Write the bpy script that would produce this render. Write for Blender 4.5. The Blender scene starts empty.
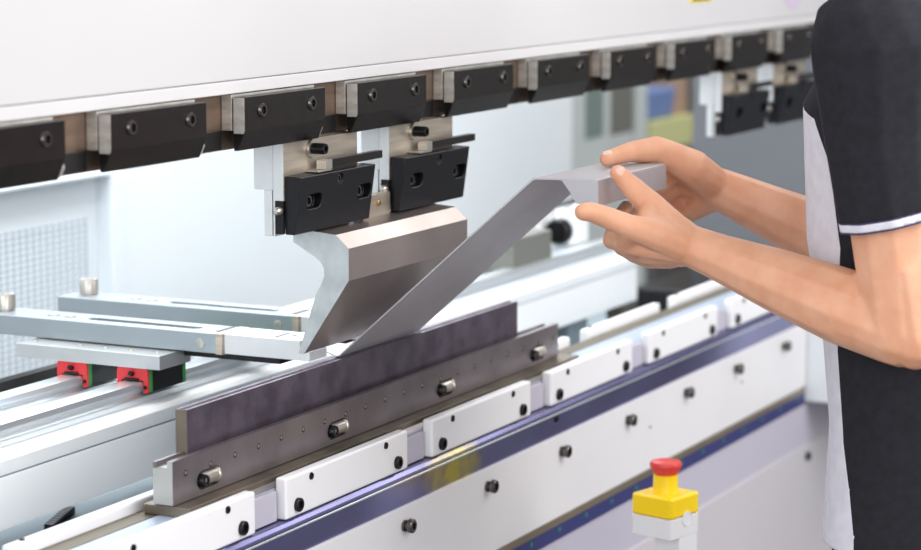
import bpy, bmesh, math, random
from mathutils import Vector, Matrix
random.seed(7)
S = 0.85            # design units -> metres
DZ = 0.12           # design floor is at z = -0.12
SC = bpy.context.scene
COL = SC.collection

def W(p):           # design point -> world point
    return Vector((p[0]*S, p[1]*S, (p[2]+DZ)*S))

# ------------------------------------------------------------------ materials
def lin(c):
    return tuple((v/255/12.92 if v/255 <= .04045 else ((v/255+.055)/1.055)**2.4) for v in c) + (1,)

def mat(name, rgb, metal=0.0, rough=0.5, var=0.0, vscale=20, bump=0.0, bscale=200, rgb2=None,
        stretch=(1, 1, 1), coat=0.0, spec=0.5, sss=0.0, contrast=(.35, .65)):
    m = bpy.data.materials.new(name); m.use_nodes = True
    nt = m.node_tree; b = nt.nodes['Principled BSDF']
    b.inputs['Base Color'].default_value = lin(rgb)
    b.inputs['Metallic'].default_value = metal
    b.inputs['Roughness'].default_value = rough
    b.inputs['Coat Weight'].default_value = coat
    b.inputs['Specular IOR Level'].default_value = spec
    if sss:
        b.inputs['Subsurface Weight'].default_value = sss
        b.inputs['Subsurface Radius'].default_value = (.012, .005, .003)
        b.inputs['Subsurface Scale'].default_value = .6
    tc = nt.nodes.new('ShaderNodeTexCoord'); mp = nt.nodes.new('ShaderNodeMapping')
    mp.inputs['Scale'].default_value = stretch
    nt.links.new(tc.outputs['Object'], mp.inputs['Vector'])
    if var or rgb2:
        n = nt.nodes.new('ShaderNodeTexNoise'); n.inputs['Scale'].default_value = vscale
        n.inputs['Detail'].default_value = 6
        nt.links.new(mp.outputs[0], n.inputs['Vector'])
        r = nt.nodes.new('ShaderNodeValToRGB')
        r.color_ramp.elements[0].position = contrast[0]; r.color_ramp.elements[1].position = contrast[1]
        c0 = rgb2 if rgb2 else tuple(max(0, v*(1-var)) for v in rgb)
        r.color_ramp.elements[0].color = lin(c0); r.color_ramp.elements[1].color = lin(rgb)
        nt.links.new(n.outputs['Fac'], r.inputs[0]); nt.links.new(r.outputs[0], b.inputs['Base Color'])
    if bump:
        n2 = nt.nodes.new('ShaderNodeTexNoise'); n2.inputs['Scale'].default_value = bscale
        n2.inputs['Detail'].default_value = 4
        nt.links.new(mp.outputs[0], n2.inputs['Vector'])
        bp = nt.nodes.new('ShaderNodeBump'); bp.inputs['Strength'].default_value = bump
        bp.inputs['Distance'].default_value = .002
        nt.links.new(n2.outputs['Fac'], bp.inputs['Height']); nt.links.new(bp.outputs[0], b.inputs['Normal'])
    return m

M = {}
M['ram'] = mat('ram_paint', (206, 205, 207), 0, .38, .015, 3)
M['ramlip'] = mat('ram_lip_paint', (212, 211, 213), 0, .35)
M['black'] = mat('black_oxide', (46, 42, 41), .65, .27, .15, 60, .08, 700)
M['blackm'] = mat('black_oxide_matte', (27, 28, 34), .45, .40, .1, 60, .08, 700)
M['dark'] = mat('dark_recess', (26, 24, 25), .3, .6)
M['ring'] = mat('bolt_ring_steel', (104, 100, 98), 1, .26)
M['bolt'] = mat('bolt_black', (40, 39, 41), .7, .28)
M['boltsteel'] = mat('bolt_steel', (165, 165, 168), 1, .28)
M['ground'] = mat('ground_steel', (218, 216, 210), .5, .38, .18, 30, .1, 260, stretch=(1, 1, 3))
M['tongue'] = mat('tongue_steel', (150, 128, 112), .85, .42, .2, 8, .1, 200, stretch=(1, 1, 8))
M['tang'] = mat('tang_steel', (216, 204, 188), .8, .36, .15, 9, .1, 300, stretch=(1, 1, 12))
M['light'] = mat('light_steel', (226, 230, 232), .35, .4, .06, 12)
M['goose'] = mat('goose_steel', (190, 178, 174), .85, .3, .12, 7, .05, 400)
M['gooseend'] = mat('goose_end_steel', (205, 212, 214), .6, .42, .12, 30)
M['die'] = mat('die_steel', (112, 103, 117), .7, .4, 0, 30, .06, 300, rgb2=(90, 81, 94), contrast=(.36, .60))
M['holder'] = mat('holder_steel', (152, 143, 146), .8, .33, .15, 12, .05, 300)
M['holderend'] = mat('holder_end_steel', (190, 192, 190), .7, .4)
M['base'] = mat('base_steel', (142, 132, 118), .75, .4, .25, 14, .05, 300)
M['groove'] = mat('groove_steel', (92, 85, 70), .5, .5)
M['lip'] = mat('bed_lip_steel', (168, 180, 198), .3, .35)
M['white'] = mat('white_block', (232, 232, 235), 0, .35)
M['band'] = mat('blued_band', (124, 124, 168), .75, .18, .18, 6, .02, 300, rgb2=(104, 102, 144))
M['panel'] = mat('panel_paint', (222, 221, 224), 0, .4, .02, 4)
M['bronze'] = mat('bronze_strip', (150, 138, 120), .6, .4, .1, 10)
M['led'] = mat('blue_strip', (52, 56, 112), .1, .4)
M['green'] = mat('green_dot', (38, 128, 100), 0, .4)
M['apron'] = mat('apron_paint', (196, 193, 199), 0, .5, .03, 2)
M['apron2'] = mat('apron_recess_paint', (184, 180, 194), 0, .5)
M['beam'] = mat('beam_paint', (240, 243, 245), 0, .4)
M['seam'] = mat('seam_grey', (140, 152, 160), 0, .5)
M['shelf'] = mat('shelf_grey', (126, 140, 148), 0, .5)
M['rail'] = mat('rail_steel', (222, 228, 232), .75, .28)
M['alu'] = mat('finger_steel', (176, 186, 192), .7, .33, .08, 14, .06, 260, stretch=(1, .1, 1))
M['alu2'] = mat('slab_steel', (200, 204, 205), .65, .35, .06, 14)
M['red'] = mat('red_seal', (206, 48, 54), 0, .4)
M['grn'] = mat('green_seal', (34, 150, 66), 0, .4)
M['chrome'] = mat('chrome', (196, 192, 184), .85, .3)
M['wall'] = mat('wall_white', (226, 234, 239), 0, .5, .01, 2)
M['doorp'] = mat('door_blue_white', (222, 229, 233), 0, .5)
M['frame'] = mat('side_frame_grey', (96, 98, 103), 0, .55)
M['pillar'] = mat('pillar_grey', (186, 194, 194), 0, .5)
M['pillar2'] = mat('pillar_dark', (108, 110, 104), 0, .6)
M['floor'] = mat('floor_concrete', (98, 96, 98), 0, .6, .1, 3, .1, 40)
M['farwall'] = mat('far_wall', (128, 124, 120), 0, .7)
M['blue'] = mat('bin_blue', (116, 140, 192), 0, .5)
M['yellowgrn'] = mat('crate_yellow', (190, 192, 140), 0, .6)
M['tan'] = mat('carton_tan', (168, 140, 118), 0, .7)
M['yellow'] = mat('estop_yellow', (255, 216, 8), 0, .35)
M['ewhite'] = mat('estop_white', (232, 232, 234), 0, .35)
M['ered'] = mat('estop_red', (224, 66, 62), 0, .35)
M['sheet'] = mat('sheet_steel', (190, 189, 194), .35, .4, .06, 8, .04, 300)
M['skin'] = mat('skin', (228, 174, 143), 0, .5, 0, 30, .12, 420, rgb2=(218, 159, 126), sss=.12, spec=.35)
M['nail'] = mat('nail', (236, 190, 172), 0, .3)
M['hair'] = mat('hair_black', (24, 20, 19), 0, .5)
M['shirt'] = mat('shirt_black', (41, 41, 47), 0, .9, .12, 90, .35, 900, spec=.2)
M['shirtw'] = mat('shirt_white', (222, 221, 230), 0, .9, .04, 60, .35, 900, spec=.2)
M['navy'] = mat('trim_navy', (58, 56, 92), 0, .8)
M['pants'] = mat('pants_black', (36, 37, 44), 0, .9, .1, 90, .3, 900, spec=.2)
M['shoe'] = mat('shoe_black', (26, 26, 28), 0, .5)
M['labely'] = mat('label_yellow', (236, 214, 60), 0, .5)
M['labelk'] = mat('label_black', (36, 32, 20), 0, .5)
M['lilac'] = mat('emblem_lilac', (206, 190, 214), 0, .4)

def perforated():
    m = bpy.data.materials.new('perforated_sheet'); m.use_nodes = True
    nt = m.node_tree; b = nt.nodes['Principled BSDF']; b.inputs['Roughness'].default_value = .5
    tc = nt.nodes.new('ShaderNodeTexCoord'); sx = nt.nodes.new('ShaderNodeSeparateXYZ')
    nt.links.new(tc.outputs['Object'], sx.inputs[0])
    sq = []
    for ax in ('X', 'Z'):
        mu = nt.nodes.new('ShaderNodeMath'); mu.operation = 'MULTIPLY'; mu.inputs[1].default_value = 1/(.0225*S) if ax == 'X' else 1/(.0125*S)
        nt.links.new(sx.outputs[ax], mu.inputs[0])
        fr = nt.nodes.new('ShaderNodeMath'); fr.operation = 'FRACT'; nt.links.new(mu.outputs[0], fr.inputs[0])
        su = nt.nodes.new('ShaderNodeMath'); su.operation = 'SUBTRACT'; su.inputs[1].default_value = .5
        nt.links.new(fr.outputs[0], su.inputs[0])
        pw = nt.nodes.new('ShaderNodeMath'); pw.operation = 'MULTIPLY'
        nt.links.new(su.outputs[0], pw.inputs[0]); nt.links.new(su.outputs[0], pw.inputs[1]); sq.append(pw)
    ad = nt.nodes.new('ShaderNodeMath'); ad.operation = 'ADD'
    nt.links.new(sq[0].outputs[0], ad.inputs[0]); nt.links.new(sq[1].outputs[0], ad.inputs[1])
    lt = nt.nodes.new('ShaderNodeMath'); lt.operation = 'LESS_THAN'; lt.inputs[1].default_value = .10
    nt.links.new(ad.outputs[0], lt.inputs[0])
    mx = nt.nodes.new('ShaderNodeMix'); mx.data_type = 'RGBA'
    mx.inputs[6].default_value = lin((224, 231, 235)); mx.inputs[7].default_value = lin((120, 142, 160))
    nt.links.new(lt.outputs[0], mx.inputs[0]); nt.links.new(mx.outputs[2], b.inputs['Base Color'])
    return m
M['perf'] = perforated()

def ragged_patch(m, c, rad, rgb):
    """a yellow patch with its own ragged outline on the blued steel"""
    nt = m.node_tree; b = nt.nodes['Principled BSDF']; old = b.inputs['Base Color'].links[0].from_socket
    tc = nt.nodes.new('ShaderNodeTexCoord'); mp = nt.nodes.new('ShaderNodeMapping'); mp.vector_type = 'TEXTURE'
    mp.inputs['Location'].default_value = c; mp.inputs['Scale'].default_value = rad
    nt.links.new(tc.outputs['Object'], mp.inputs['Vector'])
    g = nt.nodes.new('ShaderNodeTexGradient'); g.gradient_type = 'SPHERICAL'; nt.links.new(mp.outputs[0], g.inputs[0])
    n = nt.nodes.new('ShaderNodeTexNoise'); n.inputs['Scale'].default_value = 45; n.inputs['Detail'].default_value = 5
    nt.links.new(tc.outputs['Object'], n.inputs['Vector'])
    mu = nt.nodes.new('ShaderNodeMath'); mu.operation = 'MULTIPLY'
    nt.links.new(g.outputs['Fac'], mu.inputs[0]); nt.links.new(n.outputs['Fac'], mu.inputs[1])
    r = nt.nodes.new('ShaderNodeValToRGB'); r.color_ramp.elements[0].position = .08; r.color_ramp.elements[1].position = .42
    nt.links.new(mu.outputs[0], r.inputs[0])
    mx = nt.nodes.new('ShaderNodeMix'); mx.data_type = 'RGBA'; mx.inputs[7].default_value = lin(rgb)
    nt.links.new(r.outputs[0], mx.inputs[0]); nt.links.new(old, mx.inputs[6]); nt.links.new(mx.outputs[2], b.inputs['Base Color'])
# band object space: metres from the bed's origin at x = 1.0, floor level
ragged_patch(M['band'], ((.79-1.0)*S, -.055*S, (.815+.12)*S), (.11, .2, .045), (206, 192, 92))  # yellow patch mixed into the band colour

# ------------------------------------------------------------------ builders
class MB:
    def __init__(self): self.v = []; self.f = []
    def add(self, vs, fs):
        n = len(self.v); self.v += [tuple(p) for p in vs]; self.f += [tuple(i+n for i in q) for q in fs]; return self
    def box(self, x0, x1, y0, y1, z0, z1):
        vs = [(x, y, z) for z in (z0, z1) for y in (y0, y1) for x in (x0, x1)]
        return self.add(vs, [(0, 2, 3, 1), (4, 5, 7, 6), (0, 1, 5, 4), (2, 6, 7, 3), (0, 4, 6, 2), (1, 3, 7, 5)])
    def prism(self, prof, x0, x1):                      # profile in (y, z) pushed along x
        n = len(prof); a = sum(prof[i][0]*prof[(i+1) % n][1]-prof[(i+1) % n][0]*prof[i][1] for i in range(n))
        if a < 0: prof = prof[::-1]
        vs = [(x0, y, z) for y, z in prof]+[(x1, y, z) for y, z in prof]
        fs = [tuple(range(n))[::-1], tuple(range(n, 2*n))]
        fs += [(i, (i+1) % n, n+(i+1) % n, n+i) for i in range(n)]
        return self.add(vs, fs)
    def poly(self, prof, z0, z1):                       # outline in (x, y) raised along z
        n = len(prof); a = sum(prof[i][0]*prof[(i+1) % n][1]-prof[(i+1) % n][0]*prof[i][1] for i in range(n))
        if a < 0: prof = prof[::-1]
        vs = [(x, y, z0) for x, y in prof]+[(x, y, z1) for x, y in prof]
        fs = [tuple(range(n))[::-1], tuple(range(n, 2*n))]
        fs += [(i, (i+1) % n, n+(i+1) % n, n+i) for i in range(n)]
        return self.add(vs, fs)
    def lathe(self, o, axis, prof, n=20, phase=0):
        o = Vector(o); a = Vector(axis).normalized()
        u = a.orthogonal().normalized(); w = a.cross(u)
        vs = []; rows = []
        for r, h in prof:
            if r < 1e-7:
                rows.append([len(vs)]); vs.append(o+a*h)
            else:
                row = []
                for k in range(n):
                    t = 2*math.pi*k/n+phase
                    row.append(len(vs)); vs.append(o+a*h+u*(r*math.cos(t))+w*(r*math.sin(t)))
                rows.append(row)
        fs = []
        for A, B in zip(rows, rows[1:]):
            for k in range(n):
                k2 = (k+1) % n
                if len(A) == 1 and len(B) == 1: continue
                if len(A) == 1: fs.append((A[0], B[k2], B[k])[::-1])
                elif len(B) == 1: fs.append((A[k], A[k2], B[0]))
                else: fs.append((A[k], A[k2], B[k2], B[k]))
        return self.add(vs, fs)
    def cyl(self, p0, p1, r, n=20, r1=None):
        p0 = Vector(p0); p1 = Vector(p1); h = (p1-p0).length
        return self.lathe(p0, p1-p0, [(0, 0), (r, 0), (r if r1 is None else r1, h), (0, h)], n)
    def bolt(self, c, axis, r, h, n=18):                # socket-head cap screw
        return self.lathe(c, axis, [(0, 0), (r, 0), (r, h*.82), (r*.88, h), (r*.56, h), (r*.5, h*.35), (0, h*.35)], n)
    def build(self, name, m, parent=None, bev=0.0, smooth=False, seg=2):
        o3 = Vector((0, 0, 0)) if parent is None else parent['_o']
        base = W((0, 0, 0))*0
        me = bpy.data.meshes.new(name)
        off = W(o3) if parent is not None else None
        vs = []
        for p in self.v:
            q = W(p)
            vs.append(q-off if off is not None else q)
        me.from_pydata([tuple(q) for q in vs], [], self.f)
        bm = bmesh.new(); bm.from_mesh(me); bmesh.ops.recalc_face_normals(bm, faces=bm.faces); bm.to_mesh(me); bm.free()
        me.materials.append(M[m] if isinstance(m, str) else m)
        o = bpy.data.objects.new(name, me); COL.objects.link(o)
        if parent is not None: o.parent = parent['ob']
        if smooth:
            for p in me.polygons: p.use_smooth = True
            auto(me)
        if bev:
            b = o.modifiers.new('edge', 'BEVEL'); b.width = bev*S; b.segments = seg; b.limit_method = 'ANGLE'
            b.angle_limit = math.radians(35)
        return o

def auto(me, ang=40):
    me.set_sharp_from_angle(angle=math.radians(ang))

def ref(ob, o):     # handle used as parent: object + its design-space origin (sub-parts share their thing's origin)
    return {'ob': ob, '_o': Vector(o)}

def thing(name, label, cat, loc, group=None):
    o = bpy.data.objects.new(name, None); COL.objects.link(o); o.location = W(loc)
    o.empty_display_size = .05
    o['label'] = label; o['category'] = cat
    if group: o['group'] = group
    return {'ob': o, '_o': Vector(loc)}

def sub(o, parent):  # a built part as parent of sub-parts
    return {'ob': o, '_o': parent['_o']}

def tag(o, label, cat, group=None):
    o['label'] = label; o['category'] = cat
    if group: o['group'] = group
    return o

def struct(o):
    o['kind'] = 'structure'; return o

def dup(t, loc, label, group=None):
    src = t['ob']; r = src.copy(); COL.objects.link(r); r.location = W(loc); r['label'] = label
    if group: r['group'] = group
    for ch in list(src.children):
        c = ch.copy(); COL.objects.link(c); c.parent = r
        for g in list(ch.children):
            d = g.copy(); COL.objects.link(d); d.parent = c
    return {'ob': r, '_o': Vector(loc)}

def cut(o, cutter, parent):
    """subtract the shapes in an MB from a built mesh"""
    c = cutter.build('cutter', 'dark', parent)
    c.parent = o.parent
    md = o.modifiers.new('cut', 'BOOLEAN'); md.operation = 'DIFFERENCE'; md.object = c; md.solver = 'EXACT'
    bpy.context.view_layer.update()
    dg = bpy.context.evaluated_depsgraph_get()
    me = bpy.data.meshes.new_from_object(o.evaluated_get(dg))
    nm = o.data.name; old = o.data
    o.modifiers.remove(md); o.data = me; me.name = nm
    bpy.data.meshes.remove(old)
    cm = c.data; bpy.data.objects.remove(c); bpy.data.meshes.remove(cm)

X = (1, 0, 0); NX = (-1, 0, 0); NY = (0, -1, 0); UP = (0, 0, 1)

# ------------------------------------------------------------------ setting
struct(MB().box(-5, 10, -4, 7, -.17, -.12).build('floor', 'floor'))
# rear wall of the bay, with the vented door recess on the left
wb = MB().box(1.9, 4.28, 1.3, 1.36, -.12, 2.6).box(-3, 1.9, 1.3, 1.36, 1.093, 2.6)
struct(wb.build('wall_back', 'wall'))
tj = struct(MB().box(1.86, 1.9, 1.285, 1.36, -.12, 1.1).box(-3, 1.86, 1.285, 1.36, 1.088, 1.1).build('trim_1', 'wall', None, .006))
d1 = MB().box(-3, 1.86, 1.325, 1.36, -.12, 1.088).build('door_1', 'doorp'); struct(d1)
vp = MB().box(.6, 1.825, 1.3215, 1.3248, .45, 1.0).build('vent_panel', 'perf', ref(d1, (0, 0, -DZ)))
struct(MB().box(9.2, 9.3, -4, 7, -.12, 3.2).build('wall_right', 'farwall'))

# ------------------------------------------------------------------ upper beam
ub = thing('upper_beam', 'wide white upper beam of the press running across the top', 'machine', (0, .06, 1.3265))
MB().box(-1.3, 3.35, .02, .16, 1.4175, 2.25).build('beam_plate', 'ram', ub, .002)
lp = MB().box(-1.3, 3.35, .0185, .16, 1.4005, 1.4168).build('lower_strip', 'ramlip', ub, .001)
MB().box(-1.3, 3.35, .0365, .1, 1.3265, 1.4004).build('tool_rail', 'tongue', ub)
wl = MB().box(1.925, 2.035, .0188, .0199, 1.4655, 1.53).build('warning_label', 'labely', ub)
wl['label'] = 'yellow edged black warning label'
MB().box(1.935, 2.025, .0182, .01875, 1.4688, 1.525).build('label_face', 'labelk', sub(wl, ub))
em = MB().lathe((2.52, .0199, 1.535), NY, [(0, 0), (.1, 0), (.1, .0008), (0, .0008)], 32).build('emblem', 'lilac', ub)

# ------------------------------------------------------------------ punch clamps on the beam
def make_clamp(label):
    t = thing('punch_clamp', label, 'clamp', (-.3, .017, 1.3268), 'black clamps along the upper beam')
    x = -.3
    pl = MB().prism([(.0172, 1.3965), (0, 1.3965), (0, 1.3532), (.0115, 1.3268), (.0172, 1.3268)], x, x+.209).build('clamp_plate', 'black', t, .0009)
    MB().prism([(.0168, 1.3958), (.0006, 1.3958), (.0006, 1.3534), (.0022, 1.3495), (.0168, 1.3495)], x-.0008, x-.0001).build('end_face', 'ground', t)
    MB().box(x+.001, x+.214, .0203, .0362, 1.3525, 1.399).build('clamp_body', 'ground', t, .0008)
    MB().prism([(.0362, 1.3515), (.02, 1.3515), (.014, 1.340), (.02, 1.3275), (.0362, 1.3275)], x+.2105, x+.228).build('wedge', 'ground', t, .002)
    MB().box(x+.229, x+.298, .0345, .0362, 1.328, 1.3515).build('recess_shade', 'dark', t)  # dark strip standing in for the shade of the recess
    for dx in (.042, .171):
        MB().bolt((x+dx, .004, 1.3775), NY, .0093, .0075).build('bolt', 'ring', t, 0, True)
    return t
N = ['leftmost clamp of the row, black plate cut by the left edge',
     'second black clamp from the left in the row under the white beam',
     'third black clamp from the left, above the left end of the punch holders',
     'fourth black clamp from the left, above the gap between the front punch holders',
     'fifth black clamp from the left, right above the second front punch holder',
     'sixth black clamp from the left, first one past the front punch holders',
     'seventh black clamp from the left, above the grey pillars behind',
     'eighth black clamp from the left, above the blurred blue bin',
     'ninth black clamp from the left, above the holder with the long white end',
     'black clamp at the right end of the row, beside the black shirt sleeve']
clamp0 = make_clamp(N[0])
for k in range(1, 10):
    dup(clamp0, (-.3+.3*k, .017, 1.3268), N[k])

# ------------------------------------------------------------------ punch holders (adapters)
def make_adapter(label):
    x = .428
    t = thing('punch_holder', label, 'tool holder', (x, .03, 1.2), 'punch holders hanging under the clamps')
    MB().box(x, x+.205, .0195, .0355, 1.248, 1.3262).box(x, x+.205, .0325, .0355, 1.2, 1.248).build('tang', 'tang', t, .0006)
    MB().box(x-.0006, x-.00005, .0198, .0352, 1.2485, 1.3258).box(x-.0006, x-.00005, .0327, .0353, 1.2005, 1.2485).build('end_face', 'light', t)  # tang end painted paler, carrying the bright side light in its colour
    MB().box(x+.0, x+.205, .036, .066, 1.262, 1.3262).box(x, x+.205, .0375, .05, 1.2, 1.262).build('rear_hook', 'light', t, .001)
    MB().box(x+.003, x+.2, .036, .0663, 1.291, 1.2925).build('hook_groove', 'seam', t)
    b = MB().prism([(.019, 1.2815), (-.006, 1.2805), (.005, 1.2025), (.019, 1.2025)], x+.003, x+.212).build('block', 'blackm', t)
    c = MB()
    for sx in (.0475, .188):
        pr = []
        for i in range(24):
            a = 2*math.pi*i/24; ca = math.cos(a); sa = math.sin(a)
            pr.append((x+sx+.009*ca+(.011 if ca > 0 else -.011)*1, sa*.0105))
        n = len(pr)
        vs = [(p, -.02, 1.2448+q) for p, q in pr]+[(p, .012, 1.2448+q) for p, q in pr]
        c.add(vs, [tuple(range(n)), tuple(range(n, 2*n))[::-1]]+[(i, n+i, n+(i+1) % n, (i+1) % n) for i in range(n)])
    c.cyl((x+.1135, -.02, 1.2695), (x+.1135, .002, 1.2695), .0075)
    cut(b, c, t)
    bw = b.modifiers.new('edge', 'BEVEL'); bw.width = .0007; bw.segments = 1; bw.limit_method = 'ANGLE'; bw.angle_limit = 1.0
    for sx in (.0475, .188):
        MB().bolt((x+sx-.004, .0115, 1.2448), NY, .0088, .006).build('slot_bolt', 'ring', t, 0, True)
    MB().bolt((x+.1135, .0015, 1.2695), NY, .0066, .004).build('set_screw', 'ring', t, 0, True)
    MB().box(x-.002, x+.002, .0192, .0318, 1.2035, 1.2475).build('end_pad', 'bolt', t)
    MB().lathe((x-.002, .0255, 1.235), NX, [(0, 0), (.006, 0), (.0055, .006), (.003, .009), (0, .0095)], 18).build('end_button', 'chrome', t, 0, True)
    ms = MB().lathe((x+.074, .019, 1.313), NY, [(0, 0), (.0125, 0), (.0125, .004), (0, .004)], 22).build('washer', 'chrome', t, 0, True)
    MB().bolt((x+.072, .0145, 1.3135), NY, .0078, .02).build('latch_screw', 'bolt', t, 0, True)
    MB().box(x+.058, x+.094, -.002, .019, 1.2822, 1.2845).box(x+.076, x+.094, -.003, .012, 1.2845, 1.2975).build('latch_block', 'chrome', t, .0006)
    MB().box(x+.0945, x+.246, .001, .012, 1.286, 1.2968).build('latch_bar', 'black', t, .0006)
    return t
A0 = make_adapter('front left black punch holder with white end face over the gooseneck punch')
dup(A0, (.728, .03, 1.2), 'second black punch holder, over the right end of the gooseneck punch')
dup(A0, (2.1, .03, 1.2), 'distant punch holder showing a long white end, right above the wrist of the far arm')
dup(A0, (2.4, .03, 1.2), 'farthest punch holder, half hidden by the black shirt')

# ------------------------------------------------------------------ gooseneck punch
gp = thing('gooseneck_punch', 'long steel gooseneck punch hanging above the die, pale end face to the left', 'punch', (.4964, .02, 1.0275))
prof = [(.0453, 1.193), (.0172, 1.2003), (-.0211, 1.1972), (-.0414, 1.1795), (-.0412, 1.135), (.0300, 1.0285), (.0386, 1.0285),
        (.0205, 1.083), (.0101, 1.1141), (.001, 1.1285), (-.0032, 1.14), (-.0028, 1.1495), (.0025, 1.158), (.0111, 1.1648), (.0458, 1.1834)]
MB().prism(prof, .4969, .861).build('punch_body', 'goose', gp, .0006)
n = len(prof)
MB().prism([(y, z) for y, z in prof], .4962, .4968).build('end_face', 'gooseend', gp)
tg = MB().box(.499, .858, .0195, .0318, 1.19, 1.1998).box(.6445, .7252, .0165, .0318, 1.1985, 1.232).build('tang', 'tang', gp, .0005)
MB().bolt((.688, .0165, 1.219), NY, .0042, .003).build('tang_screw', mat('brass', (190, 150, 90), 1, .3), gp, 0, True)

# ------------------------------------------------------------------ bottom die, its holder and rail
dr = MB().prism([(.0202, .949), (.0378, .949), (.0378, 1.0074), (.0330, 1.0074), (.0290, 1.0035), (.0250, 1.0074), (.0202, 1.0074)], .1842, 1.1695)
dob = thing('bottom_die', 'dark purple-brown die plate standing upright in the slotted holder', 'die', (.18, .029, .949))
dr.build('die_plate', 'die', dob, .0006)
MB().prism([(.0206, .9495), (.0374, .9495), (.0374, 1.007), (.0206, 1.007)], .1834, .1841).build('end_face', 'base', dob)

dh = thing('die_holder', 'slotted steel die holder with a row of holes and four clamping bolts', 'die holder', (.118, .02, .8985))
fp = MB().box(.1182, 1.286, 0, .0085, .8992, .9552).build('front_plate', 'holder', dh)
c = MB()
for k in range(20):
    c.cyl((.1474+.0588*k, -.01, .9352), (.1474+.0588*k, .006, .9352), .0042, 14)
cut(fp, c, dh)
c = MB()
for bx in (.199, .534, .868, 1.202):
    pr = []
    for i in range(24):
        a = 2*math.pi*i/24; ca = math.cos(a); pr.append((bx+(.018 if ca > 0 else -.013)+.0125*ca, .9185+.0125*math.sin(a)))
    n = len(pr); vs = [(p, -.02, q) for p, q in pr]+[(p, .0078, q) for p, q in pr]
    c.add(vs, [tuple(range(n)), tuple(range(n, 2*n))[::-1]]+[(i, n+i, n+(i+1) % n, (i+1) % n) for i in range(n)])
cut(fp, c, dh)
for k in range(20):
    px_ = .1474+.0588*k
    MB().cyl((px_+.0012, .0055, .9354), (px_+.0012, .0006, .9354), .0024, 10).build('hole_glint', 'chrome', dh, 0, True)  # chrome slug added to imitate the bright far wall of the hole
MB().box(.119, 1.2855, .0088, .0245, .8992, .9465).build('core', 'holderend', dh)
MB().box(.1182, 1.286, .0247, .0295, .8992, .9535).build('rear_plate', 'holder', dh, .0005)
MB().box(.1175, .1181, .0004, .0292, .8995, .9455).box(.1175, .1181, .0004, .0082, .9455, .955).build('end_face', 'holderend', dh)
for bx in (.199, .534, .868, 1.202):
    MB().lathe((bx-.011, .0045, .9185), X, [(0, 0), (.0085, 0), (.0092, .002), (.0092, .032), (.0105, .033), (.0105, .036), (0, .036)], 22).build('clamp_pin', 'chrome', dh, 0, True)
    MB().bolt((bx-.0135, .006, .9175), NY, .0088, .0125).build('bolt', 'bolt', dh, 0, True)

br = thing('die_rail', 'brown steel bar lying under the die holder', 'rail', (.118, .01, .885))
MB().box(.118, 1.32, -.0235, .044, .8853, .898).build('rail_bar', 'base', br, .001)
MB().prism([(-.0315, .8853), (-.0238, .8853), (-.0238, .8905)], .13, 1.32).build('front_lip', 'holder', br)

# ------------------------------------------------------------------ press bed
bed = thing('press_bed', 'white press bed with blued band, bolted front panel and blue strip below', 'machine', (1.0, 0, -.12))
MB().box(-1.3, 3.2, -.0325, .053, .60, .862).build('bed_core', 'ground', bed)
MB().box(-1.3, 3.2, -.0325, .0238, .8622, .885).build('front_lip', 'lip', bed, .001)
MB().box(-1.3, 3.2, .0262, .0568, .8622, .8848).build('rear_lip', 'groove', bed, .001)
MB().box(-1.3, 3.2, .0239, .0261, .8622, .876).build('slot_floor', 'dark', bed)
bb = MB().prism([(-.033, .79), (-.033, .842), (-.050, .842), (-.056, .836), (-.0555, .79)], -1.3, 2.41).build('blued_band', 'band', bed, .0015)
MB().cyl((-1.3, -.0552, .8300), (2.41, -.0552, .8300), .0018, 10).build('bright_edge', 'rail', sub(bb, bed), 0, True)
for bx in (.95,):
    MB().bolt((1.155, -.0545, .823), NY, .006, .004).build('band_bolt', 'bolt', bed, 0, True)
fpn = MB().box(-1.3, 2.41, -.06, -.033, .6595, .795).build('front_panel', 'panel', bed, .001)
for bx in (.07, .345, .6198, .891, 1.1664, 1.4444, 1.7188, 1.9819, 2.2619):
    w_ = MB().lathe((bx, -.0602, .7672), NY, [(0, 0), (.0085, 0), (.0085, .0035), (.0055, .0035), (.0055, .007), (0, .007)], 18)
    w_.lathe((bx+.004, -.0672, .7672), NY, [(0, 0), (.0105, 0), (.0105, .0055), (.009, .007), (.005, .007), (.0045, .003), (0, .003)], 18)
    w_.build('panel_bolt', 'ring', bed, 0, True)
for bx, bz in ((2.02, .735), (1.55, .735)):
    MB().lathe((bx, -.0602, bz), NY, [(0, 0), (.003, 0), (.003, .001), (0, .001)], 10).build('plug', 'green', bed, 0, True)
MB().prism([(-.033, .659), (-.0605, .659), (-.0605, .6465), (-.033, .6465)], -1.3, 2.41).build('bronze_strip', 'bronze', bed, .0008)
ls = MB().box(-1.3, 2.41, -.0595, -.033, .622, .6462).build('blue_strip', 'led', bed)
for k in range(22):
    gx = .4+.109*k
    if gx < 2.4:
        MB().lathe((gx, -.0596, .6378), NY, [(0, 0), (.0042, 0), (.0042, .0006), (0, .0006)], 12).build('green_dot', 'green', sub(ls, bed))
MB().box(-1.3, 3.2, -.057, -.03, .533, .6218).build('apron_recess', 'apron2', bed, .001)
MB().box(-1.3, 3.2, -.061, -.03, -.12, .5328).build('apron', 'apron', bed, .002)
MB().bolt((2.424, -.061, .508), NY, .009, .008).build('apron_bolt', 'bolt', bed, 0, True)
MB().box(-1.3, 3.2, .0535, .56, .70, .715).build('rear_shelf', 'shelf', bed)
MB().box(-1.3, 3.2, .0535, .0567, .715, .86).build('rear_skin', 'shelf', bed)

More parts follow.
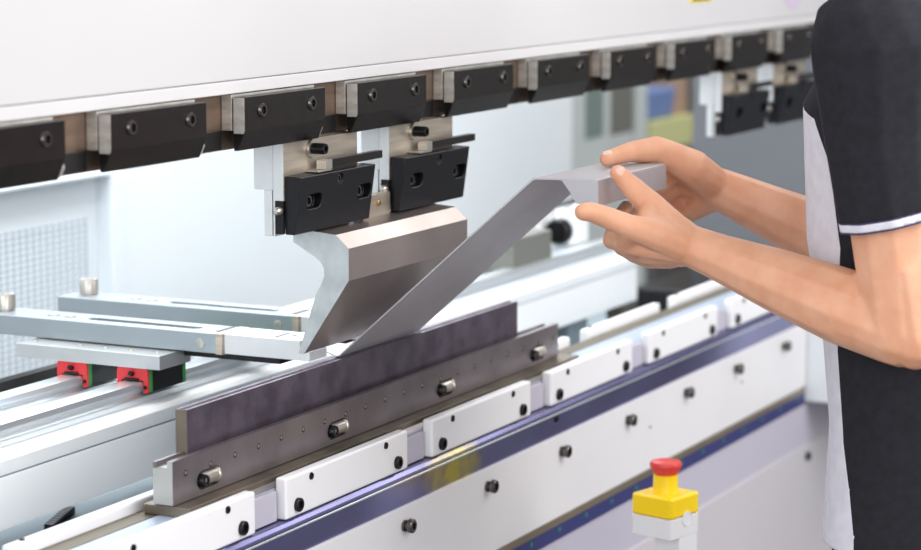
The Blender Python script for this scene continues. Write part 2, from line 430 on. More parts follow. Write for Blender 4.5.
# cover at the right end of the bed and the grey side frame
sc_ = thing('side_cover', 'pale blue cover at the right end of the bed beside the shirt', 'machine cover', (2.6, -.15, .6225))
MB().box(2.418, 2.9, -.24, -.0335, .6235, .86).build('cover_body', 'pillar', sc_, .004)
MB().box(2.4165, 2.4178, -.235, -.038, .628, .855).build('cover_end', 'doorp', sc_)
sf = MB().poly([(3.22, -.35), (3.3, -.35), (3.3, .51), (3.22, .51)], -.12, 2.3)
so = sf.build('machine_upright', 'frame', None, .003); tag(so, 'dark grey machine upright behind the forearms', 'machine frame')

# ------------------------------------------------------------------ white clamp blocks, front and rear
def make_block(label):
    x = -.1105
    t = thing('clamp_block', label, 'clamp block', (x, -.05, .8432), 'white clamp blocks along the front of the bed')
    MB().box(x, x+.343, -.05, -.0332, .8432, .8992).build('block', 'white', t, .0035, seg=3)
    for dx in (.0295, .3095):
        MB().bolt((x+dx, -.0492, .8586), NY, .0095, .0062).build('bolt', 'bolt', t, 0, True)
    for dx in (.0655, .2755):
        MB().lathe((x+dx, -.0499, .8897), NY, [(0, 0), (.0052, 0), (.0048, .0018), (.0024, .0018), (.002, .0006), (0, .0006)], 14).build('set_screw', 'bolt', t, 0, True)
    return t
BL = ['nearest white block on the front of the bed, cut by the bottom edge',
      'white block under the first two bolts of the die holder',
      'white block under the third bolt of the die holder',
      'white block under the right end of the die holder',
      'first whole white block to the right of the die holder',
      'white block half hidden under the near forearm']
b0 = make_block(BL[0])
for k in range(1, 6):
    dup(b0, (-.1105+.4195*k, -.05, .8432), BL[k])
for k in range(6):
    xx = -.1105+.4195*k
    MB().box(xx+.349, xx+.413, -.0398, -.0331, .8435, .8835).build('spacer', 'apron2', bed, .001)
RL = ['rear white block beside the left end of the die holder',
      'rear white block hidden behind the left half of the die',
      'rear white block hidden behind the right half of the die',
      'rear white block showing its tip past the right end of the die holder',
      'long rear white block across the slot from the first whole front block',
      'rear white block running under the near forearm']
r0 = None
for k in range(6):
    x = -.135+.4195*k
    if k in (1, 2): continue
    if r0 is None:
        r0 = thing('rear_block', RL[k], 'clamp block', (x, .0655, .86), 'white clamp blocks along the rear of the bed')
        MB().box(x, x+.343, .0573, .0738, .8602, .9).build('block', 'white', r0, .004, seg=3)
        MB().bolt((x+.03, .0655, .9), UP, .004, .002).build('bolt', 'bolt', r0, 0, True)
    else:
        dup(r0, (x, .0655, .86), RL[k])

# ------------------------------------------------------------------ backgauge beam, rails and carriages
bg = thing('backgauge_beam', 'long white beam behind the die carrying two guide rails', 'machine', (.5, .42, .715))
MB().prism([(.27, .835), (.27, .905), (.2765, .905), (.2765, .9075), (.27, .9075), (.266, .928), (.273, .9345), (.56, .9345), (.56, .835)], -1.2, 2.29).build('beam_body', 'beam', bg, .0015)
MB().box(-1.2, 2.29, .272, .2766, .9052, .9073).build('seam', 'seam', bg)
MB().box(-.9, -.8, .3, .55, .7152, .835).box(2.0, 2.1, .3, .55, .7152, .835).build('foot', 'shelf', bg)
for yy in (.315, .42):
    MB().prism([(yy-.0165, .9348), (yy+.0165, .9348), (yy+.0165, .944), (yy+.010, .950), (yy+.0165, .957), (yy+.0155, .9655), (yy-.0155, .9655), (yy-.0165, .957), (yy-.010, .950), (yy-.0165, .944)], -1.2, 2.25).build('guide_rail', 'rail', bg, .0006)
MB().box(-1.2, .72, .525, .545, .9348, .951).build('rear_strip', 'dark', bg)

def make_carriage(label, x, yc):
    t = thing('linear_carriage', label, 'carriage', (x, yc, .935), 'rail carriages under the finger plate')
    pr = [(yc-.0245, .985), (yc+.0245, .985), (yc+.0265, .98), (yc+.0265, .95), (yc+.0185, .9485), (yc+.0185, .9672), (yc-.0185, .9672), (yc-.0185, .9485), (yc-.0265, .95), (yc-.0265, .98)]
    MB().prism(pr, x+.013, x+.092).build('carriage_body', 'bolt', t, .0005)
    for xa in (x+.005, x+.0922):
        e = MB().prism(pr, xa, xa+.0078).build('end_plate', 'grn', t, .0005); e['label'] = 'green end plate'
    s_ = MB().prism(pr, x, x+.0048).build('end_seal', 'red', t, .0005); s_['label'] = 'red end seal'
    ss = sub(s_, t)
    for dy in (-.018, .018):
        MB().bolt((x, yc+dy*1.25, .958), NX, .0028, .002).build('screw', 'bolt', ss, 0, True)
    MB().cyl((x, yc, .976), (x-.006, yc, .9778), .0038, 12).build('grease_nipple', 'bolt', ss, 0, True)
    MB().box(x-.004, x, yc-.012, yc+.012, .9674, .9705).build('wiper', 'bolt', ss, .001)
    return t
make_carriage('red and green ended rail carriage on the near rail, closest to the die', .4985, .3165)
make_carriage('red and green ended rail carriage on the far rail, at the left', .4985, .4215)

def make_slab(label, x):
    t = thing('carriage_plate', label, 'machine plate', (x, .39, .9855), 'finger plates on the rail carriages')
    MB().box(x, x+.082, .2665, .5175, .9856, 1.0062).build('plate', 'alu2', t, .0008)
    for yy in (.285, .33, .375, .42, .47, .5):
        MB().bolt((x+.0225, yy, 1.0062), UP, .0045, .0015).build('screw', 'chrome', t, 0, True)
    return t
make_slab('thin pale plate lying across the red and green carriages', .4945)

def make_finger(label, x):
    t = thing('backgauge_finger', label, 'stop finger', (x, .36, 1.008), 'stop fingers reaching towards the die')
    z0, z1 = 1.0082, 1.0372
    arm = MB().box(x, x+.066, .2, .63, z0, z1).build('arm', 'alu', t)
    pr = []
    for i in range(24):
        a = 2*math.pi*i/24; sa = math.sin(a); pr.append((x+.034+.0105*math.cos(a), (.43 if sa > 0 else .255)+.0105*sa))
    cut(arm, MB().poly(pr, z0+.012, z1+.01), t)
    ab = arm.modifiers.new('edge', 'BEVEL'); ab.width = .0006; ab.segments = 1; ab.limit_method = 'ANGLE'; ab.angle_limit = 1.0
    MB().poly([(x-.0015, .189), (x+.003, .186), (x+.068, .186), (x+.068, .1998), (x-.0015, .1998)], z0-.001, z1+.0005).build('hinge_block', 'tang', t, .0006)
    MB().box(x+.012, x+.055, .10, .262, z0-.009, z0-.0003).build('under_bar', 'bolt', t, .0006)
    MB().lathe((x, .226, z0+.013), NX, [(0, 0), (.0075, 0), (.007, .0012), (.0035, .0018), (0, .0018)], 18).build('hinge_pin', 'chrome', t, 0, True)
    MB().box(x+.018, x+.062, .205, .2105, z1, z1+.0006).build('mark', 'bolt', t)
    tip = MB().box(x+.001, x+.064, .0615, .1858, z0+.001, z1+.0004).box(x+.001, x+.05, .046, .0615, z0+.001, z0+.0145).build('tip', 'light', t, .0006)
    MB().box(x+.012, x+.052, .105, .1095, z1+.0005, z1+.001).box(x+.03, x+.036, .085, .092, z1+.0005, z1+.001).build('tip_slot', 'bolt', sub(tip, t))
    for dy in (.475, .505):
        MB().lathe((x+.034, dy, z1), UP, [(0, 0), (.009, 0), (.009, .0012), (.005, .0016), (.004, .0004), (0, .0004)], 18).build('screw', 'chrome', t, 0, True)
    MB().lathe((x+.043, .6, z1), UP, [(0, 0), (.0125, 0), (.0125, .0015), (.015, .002), (.015, .022), (.0135, .0245), (.008, .0245), (.007, .02), (0, .02)], 28).build('thumb_nut', 'chrome', t, 0, True)
    return t
F1 = make_finger('front steel stop finger reaching from the left edge to the punch tip', .5385)
F2 = dup(F1, (.755, .36, 1.002), 'rear steel stop finger behind the front one, thumb nut on its far end')
# its own supporting plate and carriages, hidden behind the first set
rp = thing('finger_support', 'steel support under the rear stop finger', 'machine plate', (.76, .42, .9595))
MB().box(.758, .818, .28, .5, .9595, 1.0018).build('support_block', 'alu2', rp, .001)
# distant second backgauge
hw = thing('hand_knob', 'blurred bracket with a black round knob, standing on the far end of the white beam', 'knob', (2.0, .34, .96))
MB().box(2.0, 2.07, .365, .425, .9595, 1.04).box(2.05, 2.065, .325, .365, .995, 1.013).build('knob_block', 'beam', hw, .003)
MB().lathe((2.049, .335, 1.004), NX, [(0, 0), (.024, 0), (.027, .005), (.027, .02), (.022, .026), (0, .026)], 28).build('knob', 'bolt', hw, 0, True)
MB().box(1.77, 1.945, .31, .42, .9595, 1.02).build('bearing_block', 'pillar2', hw, .003)
MB().box(1.95, 2.24, .375, .39, 1.0402, 1.047).build('guide_bar', 'bolt', hw, .001)
MB().box(2.18, 2.24, .36, .41, .9595, 1.0400).build('bar_post', 'beam', hw, .002)

cb = MB()
for i in range(9):
    cb.box(.53+i*.0125, .5405+i*.0125, .487+i*.0045, .502+i*.0045, .7155, .727)
co = cb.build('cable_chain', 'bolt', None, .001); tag(co, 'short black cable chain lying in the grey channel at lower left', 'cable')

# ------------------------------------------------------------------ background behind the bed
pc = thing('support_column', 'pale grey column at the right end of the white rear wall', 'column', (4.6, 1.45, -.12))
MB().box(4.3, 4.62, 1.32, 1.5, -.12, 2.3).build('column', 'pillar', pc, .004)
MB().box(4.42, 4.56, 1.318, 1.3195, .955, 1.2).build('plate', mat('teal_grey', (112, 128, 126), 0, .5), pc)
dc = thing('grey_cabinet', 'blurred grey cabinet between the pale column and the blue bin', 'cabinet', (4.9, 1.5, -.12))
MB().box(4.64, 5.0, 1.4, 1.8, -.12, .93).build('cabinet_body', 'pillar', dc, .004)
MB().box(4.64, 5.0, 1.4, 1.8, .9302, 2.2).build('upper_door', 'pillar2', dc, .004)
pc2 = MB().box(5.02, 5.12, 1.4, 1.6, -.12, 2.3).build('post', 'pillar', None, .004); tag(pc2, 'narrow blurred grey post left of the blue bin', 'post')
st = thing('storage_rack', 'blurred grey rack holding the blue bin behind the machine', 'rack', (5.6, 1.55, -.12))
MB().box(5.16, 5.68, 1.4, 1.8, .80, .8395).build('shelf', 'frame', st)
for px_, py_ in ((5.16, 1.4), (5.65, 1.4), (5.16, 1.77), (5.65, 1.77)):
    MB().box(px_, px_+.03, py_, py_+.03, -.12, .80).build('leg', 'frame', st)
cr = MB().box(5.19, 5.60, 1.42, 1.75, .84, .945).build('crate', 'yellowgrn', None, .006); tag(cr, 'pale yellow crate under the blue bin, blurred', 'crate')
bn = MB().prism([(1.44, .9455), (1.70, .9455), (1.72, 1.05), (1.42, 1.05)], 5.20, 5.44).build('storage_bin', 'blue', None, .01); tag(bn, 'blurred blue bin just above the far hand', 'bin')
cn = MB().box(5.45, 5.60, 1.45, 1.72, .9455, 1.12).build('carton', 'tan', None, .004); tag(cn, 'blurred tan carton to the right of the blue bin', 'box')
dk = MB().box(2.75, 3.1, .34, .47, .7155, .785).build('motor_box', 'bolt', None, .005); tag(dk, 'dark box low behind the bed, just under the near hand', 'motor')
ps = MB().box(2.36, 2.44, .33, .37, .7155, .93).build('stop_post', 'base', None, .003); tag(ps, 'brown steel post at the right end of the white beam', 'post')

# ------------------------------------------------------------------ emergency stop on its post
def rot(vs, c, a):
    ca, sa = math.cos(a), math.sin(a)
    return [(c[0]+(x-c[0])*ca-(y-c[1])*sa, c[1]+(x-c[0])*sa+(y-c[1])*ca, z) for x, y, z in vs]
ex, ey = (1.0492, -0.2889)
es = thing('emergency_stop', 'yellow and white emergency stop box with red mushroom button on a post', 'switch', (ex, ey, -.12))
def rsq(h, r, n=6):
    o = []
    for cx_, cy_, a0 in ((h-r, h-r, 0), (-h+r, h-r, 90), (-h+r, -h+r, 180), (h-r, -h+r, 270)):
        for i in range(n+1):
            a = math.radians(a0+90*i/n); o.append((cx_+r*math.cos(a), cy_+r*math.sin(a)))
    return o
YA = math.radians(-14.7)
K = 1.1
zk = lambda z: .708+(z-.708)*K if z > .6 else z
def ebox(name, h, r, z0, z1, m, bev=.001, parent=None):
    dx_, dy_ = (.010, -.014) if name == 'post' else (0, 0)
    q = MB().poly([(ex+a+dx_, ey+b+dy_) for a, b in rsq(h*K, r*K)], zk(z0), zk(z1)); q.v = rot(q.v, (ex, ey), YA)
    return q.build(name, m, parent or es, bev, True, 2)
ebox('post', .0215, .002, -.11, .6866, 'ewhite')
ebox('foot_plate', .07, .004, -.12, -.1102, 'frame')
base = ebox('lower_box', .0345, .006, .6868, .7156, 'ewhite')
lid = ebox('lid', .0345, .006, .7158, .7455, 'yellow', .0035)
ka = Vector((math.cos(YA), math.sin(YA), 0)); kb = Vector((-math.sin(YA), math.cos(YA), 0))
ko = Vector((ex, ey, zk(.712)))-kb*.0346*K+ka*.004
MB().lathe(ko, -kb, [(0, 0), (.012, 0), (.012, .0012), (.0105, .0014), (.0105, .0006), (0, .0006)], 24).build('knockout', 'ewhite', sub(base, es), 0, True)
MB().lathe((ex, ey, zk(.7452)), UP, [(r_*K, h_*K) for r_, h_ in [(0, 0), (.0185, 0), (.0175, .004), (.0172, .026), (0, .026)]], 28).build('collar', 'yellow', es, 0, True)
MB().lathe((ex, ey, zk(.7714)), UP, [(r_*K, h_*K) for r_, h_ in [(0, 0), (.016, 0), (.0175, .003), (.0225, .011), (.0228, .0145), (.021, .0178), (.013, .0195), (.0125, .0188), (.004, .0188), (0, .019)]], 32).build('mushroom_button', 'ered', es, 0, True)

# ------------------------------------------------------------------ the bent sheet-metal part
x0, x1 = .594, .838
T = .0022
sh = thing('sheet_bracket', 'bent grey sheet steel bracket held by both hands, its strip rising from the die', 'sheet metal', (.594, .03, 1.0095))
def strip(pts, th):           # polyline (y,z) thickened to its left side
    out = []
    for i, p in enumerate(pts):
        a = Vector(pts[max(i-1, 0)]); b = Vector(pts[min(i+1, len(pts)-1)]); d = (b-a).normalized()
        nrm = Vector((-d.y, d.x)); k = 1.0
        if 0 < i < len(pts)-1:
            d1 = (Vector(pts[i])-a).normalized(); k = 1/max(.3, abs(Vector((-d1.y, d1.x)).dot(nrm)))
        out.append((p[0]+nrm.x*th*k, p[1]+nrm.y*th*k))
    return list(pts)+out[::-1]
TY, TZ = -.272, 1.278
LY, LZ = -.367, 1.2795
MB().prism(strip([(.0305, 1.0105), (TY+.003, TZ-.003), (TY, TZ-.0008), (TY-.004, TZ), (LY+.003, LZ), (LY+.0005, LZ-.0008), (LY, LZ-.004), (LY-.001, 1.2445)], T), x0, x1).build('bracket_body', 'sheet', sh, .0004)
MB().prism(strip([(.054, 1.0155), (.0325, 1.0098)], .0015), x0, x1).build('rear_flange', 'sheet', sh)
tabp = [(-.3135, 1.2772), (-.3655, 1.2785), (-.3675, 1.2435), (-.3355, 1.2465), (-.326, 1.2615)]
tab = MB().prism(tabp, x0-.0006, x0+.0016).build('end_tab', 'sheet', sh, .0003)

# ------------------------------------------------------------------ the operator
def hull(bm, p0, r0, p1, r1, flat=None):
    """tapered round bone between two points, as one closed shell (flat = (axis, factor) squeezes it)"""
    t = bmesh.new()
    for p, r in ((p0, r0), (p1, r1)):
        mtx = Matrix.Translation(W(p))
        bmesh.ops.create_icosphere(t, subdivisions=2, radius=r*S, matrix=mtx)
    bmesh.ops.convex_hull(t, input=t.verts)
    bmesh.ops.delete(t, geom=[v for v in t.verts if not v.link_faces], context='VERTS')
    me = bpy.data.meshes.new('t'); t.to_mesh(me); t.free(); bm.from_mesh(me); bpy.data.meshes.remove(me)

def chain(bm, pts):
    for (p0, r0), (p1, r1) in zip(pts, pts[1:]): hull(bm, p0, r0, p1, r1)

def loft(bm, rings, n=40, pw=2.3):
    """closed tube of rings (cx, cy, z, half width, half depth)"""
    rows = []
    for cx_, cy_, z, a, b in rings:
        row = []
        for k in range(n):
            t = 2*math.pi*k/n; ct, st_ = math.cos(t), math.sin(t)
            row.append(bm.verts.new(W((cx_+a*math.copysign(abs(ct)**(2/pw), ct), cy_+b*math.copysign(abs(st_)**(2/pw), st_), z))))
        rows.append(row)
    for A, B in zip(rows, rows[1:]):
        for k in range(n): bm.faces.new((A[k], A[(k+1) % n], B[(k+1) % n], B[k]))
    bm.faces.new(rows[0][::-1]); bm.faces.new(rows[-1])

def skinned(bm, voxel, it, fac=.5):
    """one continuous smooth surface over all the shells in bm -> mesh data in world units"""
    me = bpy.data.meshes.new('m'); bmesh.ops.recalc_face_normals(bm, faces=bm.faces); bm.to_mesh(me); bm.free()
    o = bpy.data.objects.new('m', me); COL.objects.link(o)
    r = o.modifiers.new('r', 'REMESH'); r.mode = 'VOXEL'; r.voxel_size = voxel*S; r.use_smooth_shade = True
    s = o.modifiers.new('s', 'SMOOTH'); s.factor = fac; s.iterations = it
    bpy.context.view_layer.update()
    out = bpy.data.meshes.new_from_object(o.evaluated_get(bpy.context.evaluated_depsgraph_get()))
    bpy.data.objects.remove(o); bpy.data.meshes.remove(me)
    return out

def place(me, name, m, parent):
    off = W(parent['_o'])
    me.transform(Matrix.Translation(-off)); me.name = name
    me.materials.clear(); me.materials.append(M[m])
    for p in me.polygons: p.use_smooth = True
    o = bpy.data.objects.new(name, me); COL.objects.link(o); o.parent = parent['ob']
    return o

V = Vector
CX, CY = .828, -.748
pn = thing('person', 'person in black and white polo shirt holding the sheet bracket with both hands', 'person', (CX, CY, -.12))
# joints
SL = V((.572, -.752, 1.47)); EL = V((0.5936, -0.7850, 1.1102)); WL = V((0.6316, -0.4900, 1.1924))
SR = V((1.04, -.755, 1.47)); ER = V((1.005, -.63, 1.135)); WR = V((0.9606, -0.4000, 1.2340))
b = bmesh.new()
# trunk, legs, neck and head
loft(b, [(CX, CY-.01, .80, .15, .11), (CX, CY, .92, .155, .115), (CX, CY, 1.1, .15, .105), (CX, CY, 1.3, .165, .115), (CX, CY, 1.44, .17, .095), (CX, CY, 1.5, .09, .07)])
for sx in (-1, 1):
    chain(b, [((CX+sx*.085, CY-.015, .80), .085), ((CX+sx*.115, CY+.015, .40), .068), ((CX+sx*.115, CY, .28), .062), ((CX+sx*.115, CY-.02, -.04), .042)])
    chain(b, [((CX+sx*.115, CY-.03, -.07), .042), ((CX+sx*.12, CY+.13, -.085), .03)])
chain(b, [((CX, CY, 1.45), .075), ((CX, CY+.03, 1.60), .06)])
HX, HY, HZ = CX-.01, CY+.06, 1.74
loft(b, [(HX, HY+.035, HZ-.14, .02, .03), (HX, HY+.03, HZ-.12, .05, .065), (HX, HY+.01, HZ-.06, .075, .1), (HX, HY, HZ, .083, .112), (HX, HY-.005, HZ+.06, .083, .112), (HX, HY-.01, HZ+.1, .062, .09), (HX, HY-.01, HZ+.123, .02, .03)], 28, 2.0)
hull(b, (HX, HY+.108, HZ+.005), .011, (HX, HY+.125, HZ-.045), .016)
for sx in (-1, 1): hull(b, (HX+sx*.086, HY-.012, HZ+.015), .016, (HX+sx*.084, HY-.008, HZ-.03), .011)
hull(b, (HX-.022, HY+.098, HZ-.078), .011, (HX+.022, HY+.098, HZ-.078), .011)
# near (left) arm
def mix(a, c, t): return a+(c-a)*t
chain(b, [(SL, .062), (mix(SL, EL, .45), .060), (mix(SL, EL, .8), .052), (EL, .050), (mix(EL, WL, .25), .0515), (mix(EL, WL, .55), .0435), (mix(EL, WL, .85), .0325), (WL, .029)])
hull(b, mix(SL, EL, .75)+V((0, -.012, -.01)), .05, EL+V((-.004, -.02, -.01)), .041)
# far (right) arm
chain(b, [(SR, .062), (mix(SR, ER, .5), .058), (ER, .049), (mix(ER, WR, .3), .051), (mix(ER, WR, .7), .039), (WR, .031)])
# near hand: back of the hand towards the camera, fingers curled under the bracket, thumb pressing its lip
I0 = V((0.5524, -0.4280, 1.2259)); M0 = V((0.5847, -0.4120, 1.2001)); R0 = V((0.6576, -0.3950, 1.1767)); L0 = V((0.7503, -0.3780, 1.1544))
T0 = V((0.6225, -0.4620, 1.2159)); T1 = V((0.6341, -0.4270, 1.2435)); T2 = V((0.6314, -0.3990, 1.2693)); T3 = V((0.6207, -0.3845, 1.2871))
for q, r in ((I0, .0165), (M0, .0165), (R0, .0155), (L0, .014)):
    hull(b, WL, .0265, q, r)
    hull(b, mix(WL, q, .5), .022, q, r)
hull(b, I0, .0165, M0, .0165); hull(b, M0, .0165, R0, .0155); hull(b, R0, .0155, L0, .014)
chain(b, [(WL, .026), (T0, .024), (T1, .0195), (T2, .0152), (T3, .0118)])
hull(b, T0, .022, mix(I0, WL, .35), .02); hull(b, T1, .0155, mix(I0, WL, .25), .0165)
chain(b, [(I0, .0165), (V((0.5400, -0.4020, 1.2377)), .0150), (V((0.5262, -0.3880, 1.2450)), .0136), (V((0.5129, -0.3810, 1.2461)), .0120)])
chain(b, [(M0, .0155), (V((0.6176, -0.3780, 1.1968)), .0132), (V((0.7057, -0.3480, 1.2096)), .0118), (V((0.7615, -0.3380, 1.2240)), .0098)])
chain(b, [(R0, .0148), (V((0.6909, -0.3620, 1.1775)), .0125), (V((0.7840, -0.3380, 1.2003)), .0112), (V((0.8364, -0.3300, 1.2156)), .0095)])
chain(b, [(L0, .0135), (V((0.7806, -0.3520, 1.1604)), .0115), (V((0.8591, -0.3350, 1.1860)), .0102), (V((0.8978, -0.3300, 1.2047)), .0088)])
# far hand: palm towards the camera, thumb flat on top of the bracket, fingers wrapped inside its lip
t0 = V((0.8932, -0.3850, 1.2703)); t1 = V((0.8577, -0.3450, 1.2961)); t2 = V((0.8127, -0.3220, 1.2961)); t3 = V((0.7581, -0.3100, 1.2904))
i0 = V((0.9279, -0.3500, 1.2611)); m0 = V((0.9615, -0.3450, 1.2371)); r0_ = V((0.9826, -0.3450, 1.2143)); l0 = V((0.9814, -0.3520, 1.1984))
for q, r in ((i0, .0165), (m0, .0165), (r0_, .0155), (l0, .0145)):
    hull(b, WR, .0265, q, r)
hull(b, i0, .0165, m0, .0165); hull(b, m0, .0165, r0_, .0155); hull(b, r0_, .0155, l0, .0145)
chain(b, [(WR, .027), (t0, .0265), (t1, .0205), (t2, .0150), (t3, .0114)])
hull(b, t0, .023, mix(i0, WR, .4), .021); hull(b, t1, .0185, i0, .0185); hull(b, mix(t1, t2, .3), .017, mix(i0, t1, .3), .017); hull(b, WR+V((0,-.004,-.004)), .026, l0, .019)
chain(b, [(i0, .0145), (V((0.8961, -0.3380, 1.2403)), .0122), (V((0.8670, -0.3250, 1.2338)), .0108), (V((0.8389, -0.3180, 1.2334)), .0092)])
chain(b, [(m0, .0148), (V((0.9402, -0.3300, 1.2237)), .0125), (V((0.9088, -0.3160, 1.2189)), .0110), (V((0.8813, -0.3100, 1.2200)), .0094)])
chain(b, [(r0_, .0142), (V((0.9597, -0.3320, 1.2041)), .0118), (V((0.9344, -0.3200, 1.2032)), .0105), (V((0.9102, -0.3140, 1.2084)), .0090)])
chain(b, [(l0, .0132), (V((0.9587, -0.3420, 1.1929)), .0108), (V((0.9401, -0.3320, 1.1944)), .0095), (V((0.9195, -0.3260, 1.2007)), .0082)])
place(skinned(b, .0026, 7), 'body', 'skin', pn)
def nail(tip, nrm, along, r, w):
    n_ = V(nrm).normalized(); a_ = (V(along)-V(along).dot(n_)*n_).normalized(); s_ = n_.cross(a_)
    c_ = tip+n_*(r*.80)-a_*.001; vs = []; fs = []
    N1, N2 = 6, 14
    for i in range(N1+1):
        ph = math.pi*i/N1
        for k in range(N2):
            th = 2*math.pi*k/N2
            vs.append(c_+a_*(w*1.25*math.sin(ph)*math.cos(th))+s_*(w*math.sin(ph)*math.sin(th))+n_*(.0030*math.cos(ph)))
    for i in range(N1):
        for k in range(N2): fs.append((i*N2+k, i*N2+(k+1) % N2, (i+1)*N2+(k+1) % N2, (i+1)*N2+k))
    MB().add(vs, fs).build('fingernail', 'nail', pn, 0, True)
nail(T3, (-.62, -.72, .30), T3-T2, .0108, .0068)
nail(t3, (-.25, -.05, 1), t3-t2, .0106, .0068)
# face and hair
for sx in (-1, 1):
    MB().lathe((HX+sx*.034, HY+.088, HZ+.006), (0, 1, 0), [(0, 0), (.012, .003), (.013, .008), (.008, .014), (0, .0155)], 16).build('eye', 'ewhite', pn, 0, True)
    MB().lathe((HX+sx*.034, HY+.1030, HZ+.006), (0, 1, 0), [(0, 0), (.0055, 0), (.004, .0012), (0, .0014)], 14).build('iris', 'bolt', pn, 0, True)
    MB().box(HX+sx*.034-.018, HX+sx*.034+.018, HY+.098, HY+.109, HZ+.028, HZ+.034).build('eyebrow', 'hair', pn, .002)
hb = bmesh.new()
loft(hb, [(HX, HY-.03, HZ-.05, .086, .09), (HX, HY-.02, HZ+.0, .091, .1), (HX, HY-.015, HZ+.05, .092, .113), (HX, HY-.008, HZ+.085, .085, .12), (HX, HY-.008, HZ+.12, .06, .09), (HX, HY-.008, HZ+.14, .02, .03)], 28, 2.0)
place(skinned(hb, .005, 4), 'hair', 'hair', pn)

# polo shirt: torso, two sleeves, white front panel
def bis(bm, sel, co, no):
    fs = [f for f in bm.faces if sel(f.calc_center_median())]
    es = {e for f in fs for e in f.edges}; vs_ = {v for f in fs for v in f.verts}
    bmesh.ops.bisect_plane(bm, geom=list(vs_)+list(es)+fs, plane_co=co, plane_no=no, dist=1e-6)
def extract(full, ids):
    k = bmesh.new(); k.from_mesh(full); k.faces.ensure_lookup_table(); keep = set(ids)
    bmesh.ops.delete(k, geom=[f for f in k.faces if f.index not in keep], context='FACES')
    me = bpy.data.meshes.new('x'); k.to_mesh(me); k.free(); return me
def cloth(o):
    sd = o.modifiers.new('cloth', 'SOLIDIFY'); sd.thickness = .003*S; sd.offset = -1
sb = bmesh.new()
loft(sb, [(CX, CY-.018, .72, .200, .140), (CX, CY-.02, .80, .196, .138), (CX, CY-.026, .95, .190, .138), (CX, CY-.02, 1.06, .188, .144), (CX, CY+.002, 1.2, .192, .148), (CX, CY+.008, 1.38, .200, .150), (CX, CY, 1.46, .18, .118), (CX, CY+.002, 1.515, .105, .085), (CX, CY+.008, 1.555, .08, .078)])
hull(sb, SL+V((.03, .01, -.015)), .078, V((CX-.08, CY+.03, 1.41)), .105)
hull(sb, SR+V((-.03, .01, -.015)), .078, V((CX+.08, CY+.03, 1.41)), .105)
sm = skinned(sb, .004, 14)
bm = bmesh.new(); bm.from_mesh(sm); bpy.data.meshes.remove(sm)
zh = W((0, 0, .795)).z; zc = W((0, 0, 1.535)).z
bis(bm, lambda c: abs(c.z-zh) < .03, Vector((0, 0, zh)), Vector((0, 0, 1)))
bis(bm, lambda c: abs(c.z-zc) < .03, Vector((0, 0, zc)), Vector((0, 0, 1)))
cc = W((CX, CY, 0))
bmesh.ops.delete(bm, geom=[f for f in bm.faces if f.calc_center_median().z < zh or (f.calc_center_median().z > zc and (f.calc_center_median().xy-cc.xy).length < .11*S)], context='FACES')
# seam of the white panel down the side, as (z, y)
SEAM = [(.75, -.718), (.82, -.714), (.88, -.704), (.94, -.690), (1.06, -.678), (1.20, -.686), (1.31, -.668), (1.365, -.64), (1.385, -.58)]
for (z0, ya), (z1, yb) in zip(SEAM, SEAM[1:]):
    p0 = W((0, ya, z0)); p1 = W((0, yb, z1)); d = p1-p0
    bis(bm, lambda c: p0.z <= c.z < p1.z, p0, Vector((0, d.z, -d.y)))
def seam_y(z):
    for (z0, ya), (z1, yb) in zip(SEAM, SEAM[1:]):
        if z0 <= z < z1: return ya+(yb-ya)*(z-z0)/(z1-z0)
    return 9
gr = {'shirt': [], 'front_panel': []}
bm.faces.index_update()
for f in bm.faces:
    c = f.calc_center_median()
    gr['front_panel' if c.y/S > seam_y(c.z/S-DZ) else 'shirt'].append(f.index)
full = bpy.data.meshes.new('full'); bm.to_mesh(full); bm.free()
so_ = place(extract(full, gr['shirt']), 'shirt', 'shirt', pn); so_['label'] = 'black polo shirt'; cloth(so_)
fo = place(extract(full, gr['front_panel']), 'front_panel', 'shirtw', sub(so_, pn)); fo['label'] = 'white front panel of the shirt'; cloth(fo)
bpy.data.meshes.remove(full)
for s0, e0, rr in ((SL, EL, (.080, .0735, .069)), (SR, ER, (.080, .074, .070))):
    kb2 = bmesh.new()
    sg = .010 if s0 is SL else -.010
    chain(kb2, [(s0+V((sg*.4, .002, -.002)), rr[0]+.007), (mix(s0, e0, .30)+V((0, .006, 0)), rr[1]), (mix(s0, e0, .62), rr[2]), (mix(s0, e0, .95), rr[2])])
    sm = skinned(kb2, .004, 8)
    bm = bmesh.new(); bm.from_mesh(sm); bpy.data.meshes.remove(sm)
    ax = W(e0)-W(s0); L2 = ax.length_squared
    if s0 is SL: ax = ax+Vector((.4457, -.895, 0))*(ax.length*.13)
    L2 = ax.dot(W(e0)-W(s0))
    ts = (.578, .584, .610, .617)
    for t in ts: bis(bm, lambda c: True, W(mix(s0, e0, t)), ax)
    gr = {'sleeve': [], 'sleeve_trim': [], 'sleeve_edge': []}; bm.faces.index_update()
    for f in bm.faces:
        t = (f.calc_center_median()-W(s0)).dot(ax)/L2
        if t < ts[0]: gr['sleeve'].append(f.index)
        elif ts[1] < t < ts[2]: gr['sleeve_trim'].append(f.index)
        elif t < ts[3]: gr['sleeve_edge'].append(f.index)
    full = bpy.data.meshes.new('full'); bm.to_mesh(full); bm.free()
    for nm, mt in (('sleeve', 'shirt'), ('sleeve_trim', 'shirtw'), ('sleeve_edge', 'navy')):
        q = place(extract(full, gr[nm]), nm, mt, sub(so_, pn)); cloth(q)
        if nm == 'sleeve_trim': q['label'] = 'white piping on the sleeve hem'
    bpy.data.meshes.remove(full)
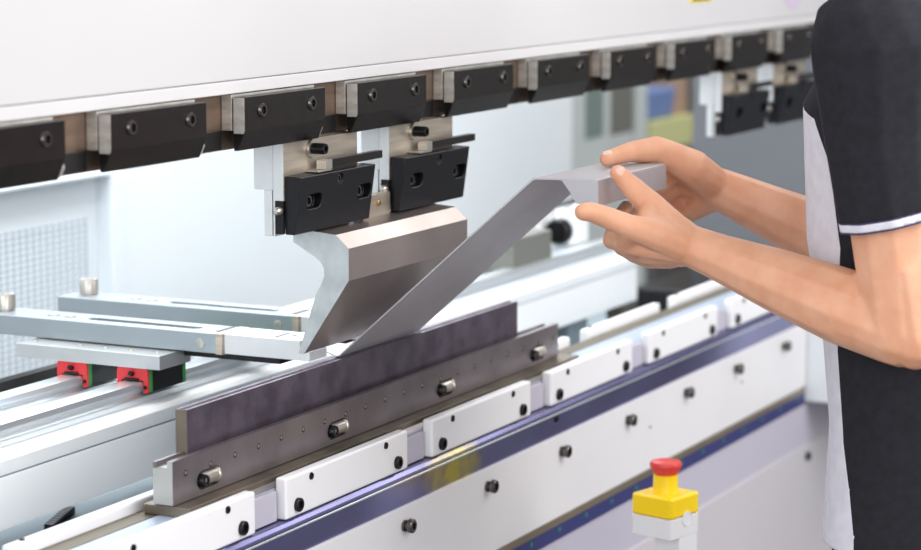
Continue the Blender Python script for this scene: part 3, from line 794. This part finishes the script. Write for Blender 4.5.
# trousers and shoes
tb = bmesh.new()
loft(tb, [(CX, CY-.018, .70, .178, .122), (CX, CY-.018, .80, .176, .124), (CX, CY-.018, .86, .172, .122)])
for sx in (-1, 1): chain(tb, [((CX+sx*.085, CY-.015, .78), .092), ((CX+sx*.115, CY+.015, .40), .085), ((CX+sx*.115, CY-.01, -.03), .072)])
place(skinned(tb, .006, 6), 'trousers', 'pants', pn)
for sx in (-1, 1):
    kb_ = bmesh.new()
    chain(kb_, [((CX+sx*.115, CY-.05, -.065), .052), ((CX+sx*.12, CY+.06, -.068), .050), ((CX+sx*.122, CY+.16, -.08), .038)])
    place(skinned(kb_, .006, 4), 'shoe', 'shoe', pn)


# ------------------------------------------------------------------ light
def area(name, loc, target, size, power, col=(1, 1, 1), sy=None):
    l = bpy.data.lights.new(name, 'AREA'); l.energy = power; l.color = col
    l.shape = 'RECTANGLE'; l.size = size; l.size_y = sy or size
    o = bpy.data.objects.new(name, l); COL.objects.link(o); o.location = W(loc)
    d = W(target)-W(loc); o.rotation_euler = d.to_track_quat('-Z', 'Y').to_euler()
    return o
area('ceiling_lamp', (1.0, -2.5, 2.6), (.9, -.1, .8), 2.2, 84, (1, .98, .97))
area('ceiling_lamp', (1.8, .75, 2.4), (1.8, .75, 0), 3.4, 58, (.98, .99, 1), .7)
area('side_window_lamp', (-3.2, -.2, 2.2), (.6, -.1, 1.1), 1.8, 42, (.98, .99, 1))
area('front_fill_lamp', (-2.6, -3.2, 1.6), (.8, -.3, 1.0), 2.0, 42, (1, .98, .97))  # fill light added low in front to lift palms and undersides
area('chamfer_fill_lamp', (5.2, -.5, 3.6), (5.2, -.5, 0), 2.6, 70, (1, .97, .93))  # added out of view to brighten the reflection in the punch chamfer
w = bpy.data.worlds.new('hall_light'); SC.world = w; w.use_nodes = True
bgk = w.node_tree.nodes['Background']; bgk.inputs[0].default_value = (.97, .98, 1, 1); bgk.inputs[1].default_value = .6

# ------------------------------------------------------------------ camera
cam = bpy.data.cameras.new('camera'); co_ = bpy.data.objects.new('camera', cam); COL.objects.link(co_)
cam.lens = 2443/921*36; cam.sensor_width = 36; cam.clip_end = 60; cam.clip_start = .05
co_.location = W((-2.3806, -1.6439, 1.6267))
Rr = Vector((.44572854, -.89516818, 0)); Dn = Vector((-.13014766, -.06480405, -.98937456)); Fw = Vector((.88565662, .44099248, -.14538906))
mw = Matrix((Rr, -Dn, -Fw)).transposed().to_4x4(); mw.translation = co_.location
co_.matrix_world = mw
cam.dof.use_dof = True; cam.dof.focus_distance = 3.3*S; cam.dof.aperture_fstop = 5.4*S
SC.camera = co_
SC.view_settings.view_transform = 'Standard'; SC.view_settings.look = 'None'
SC.view_settings.gamma = 1; SC.view_settings.use_curve_mapping = False
SC.view_settings.exposure = -0.07
SC.cycles.max_bounces = 8
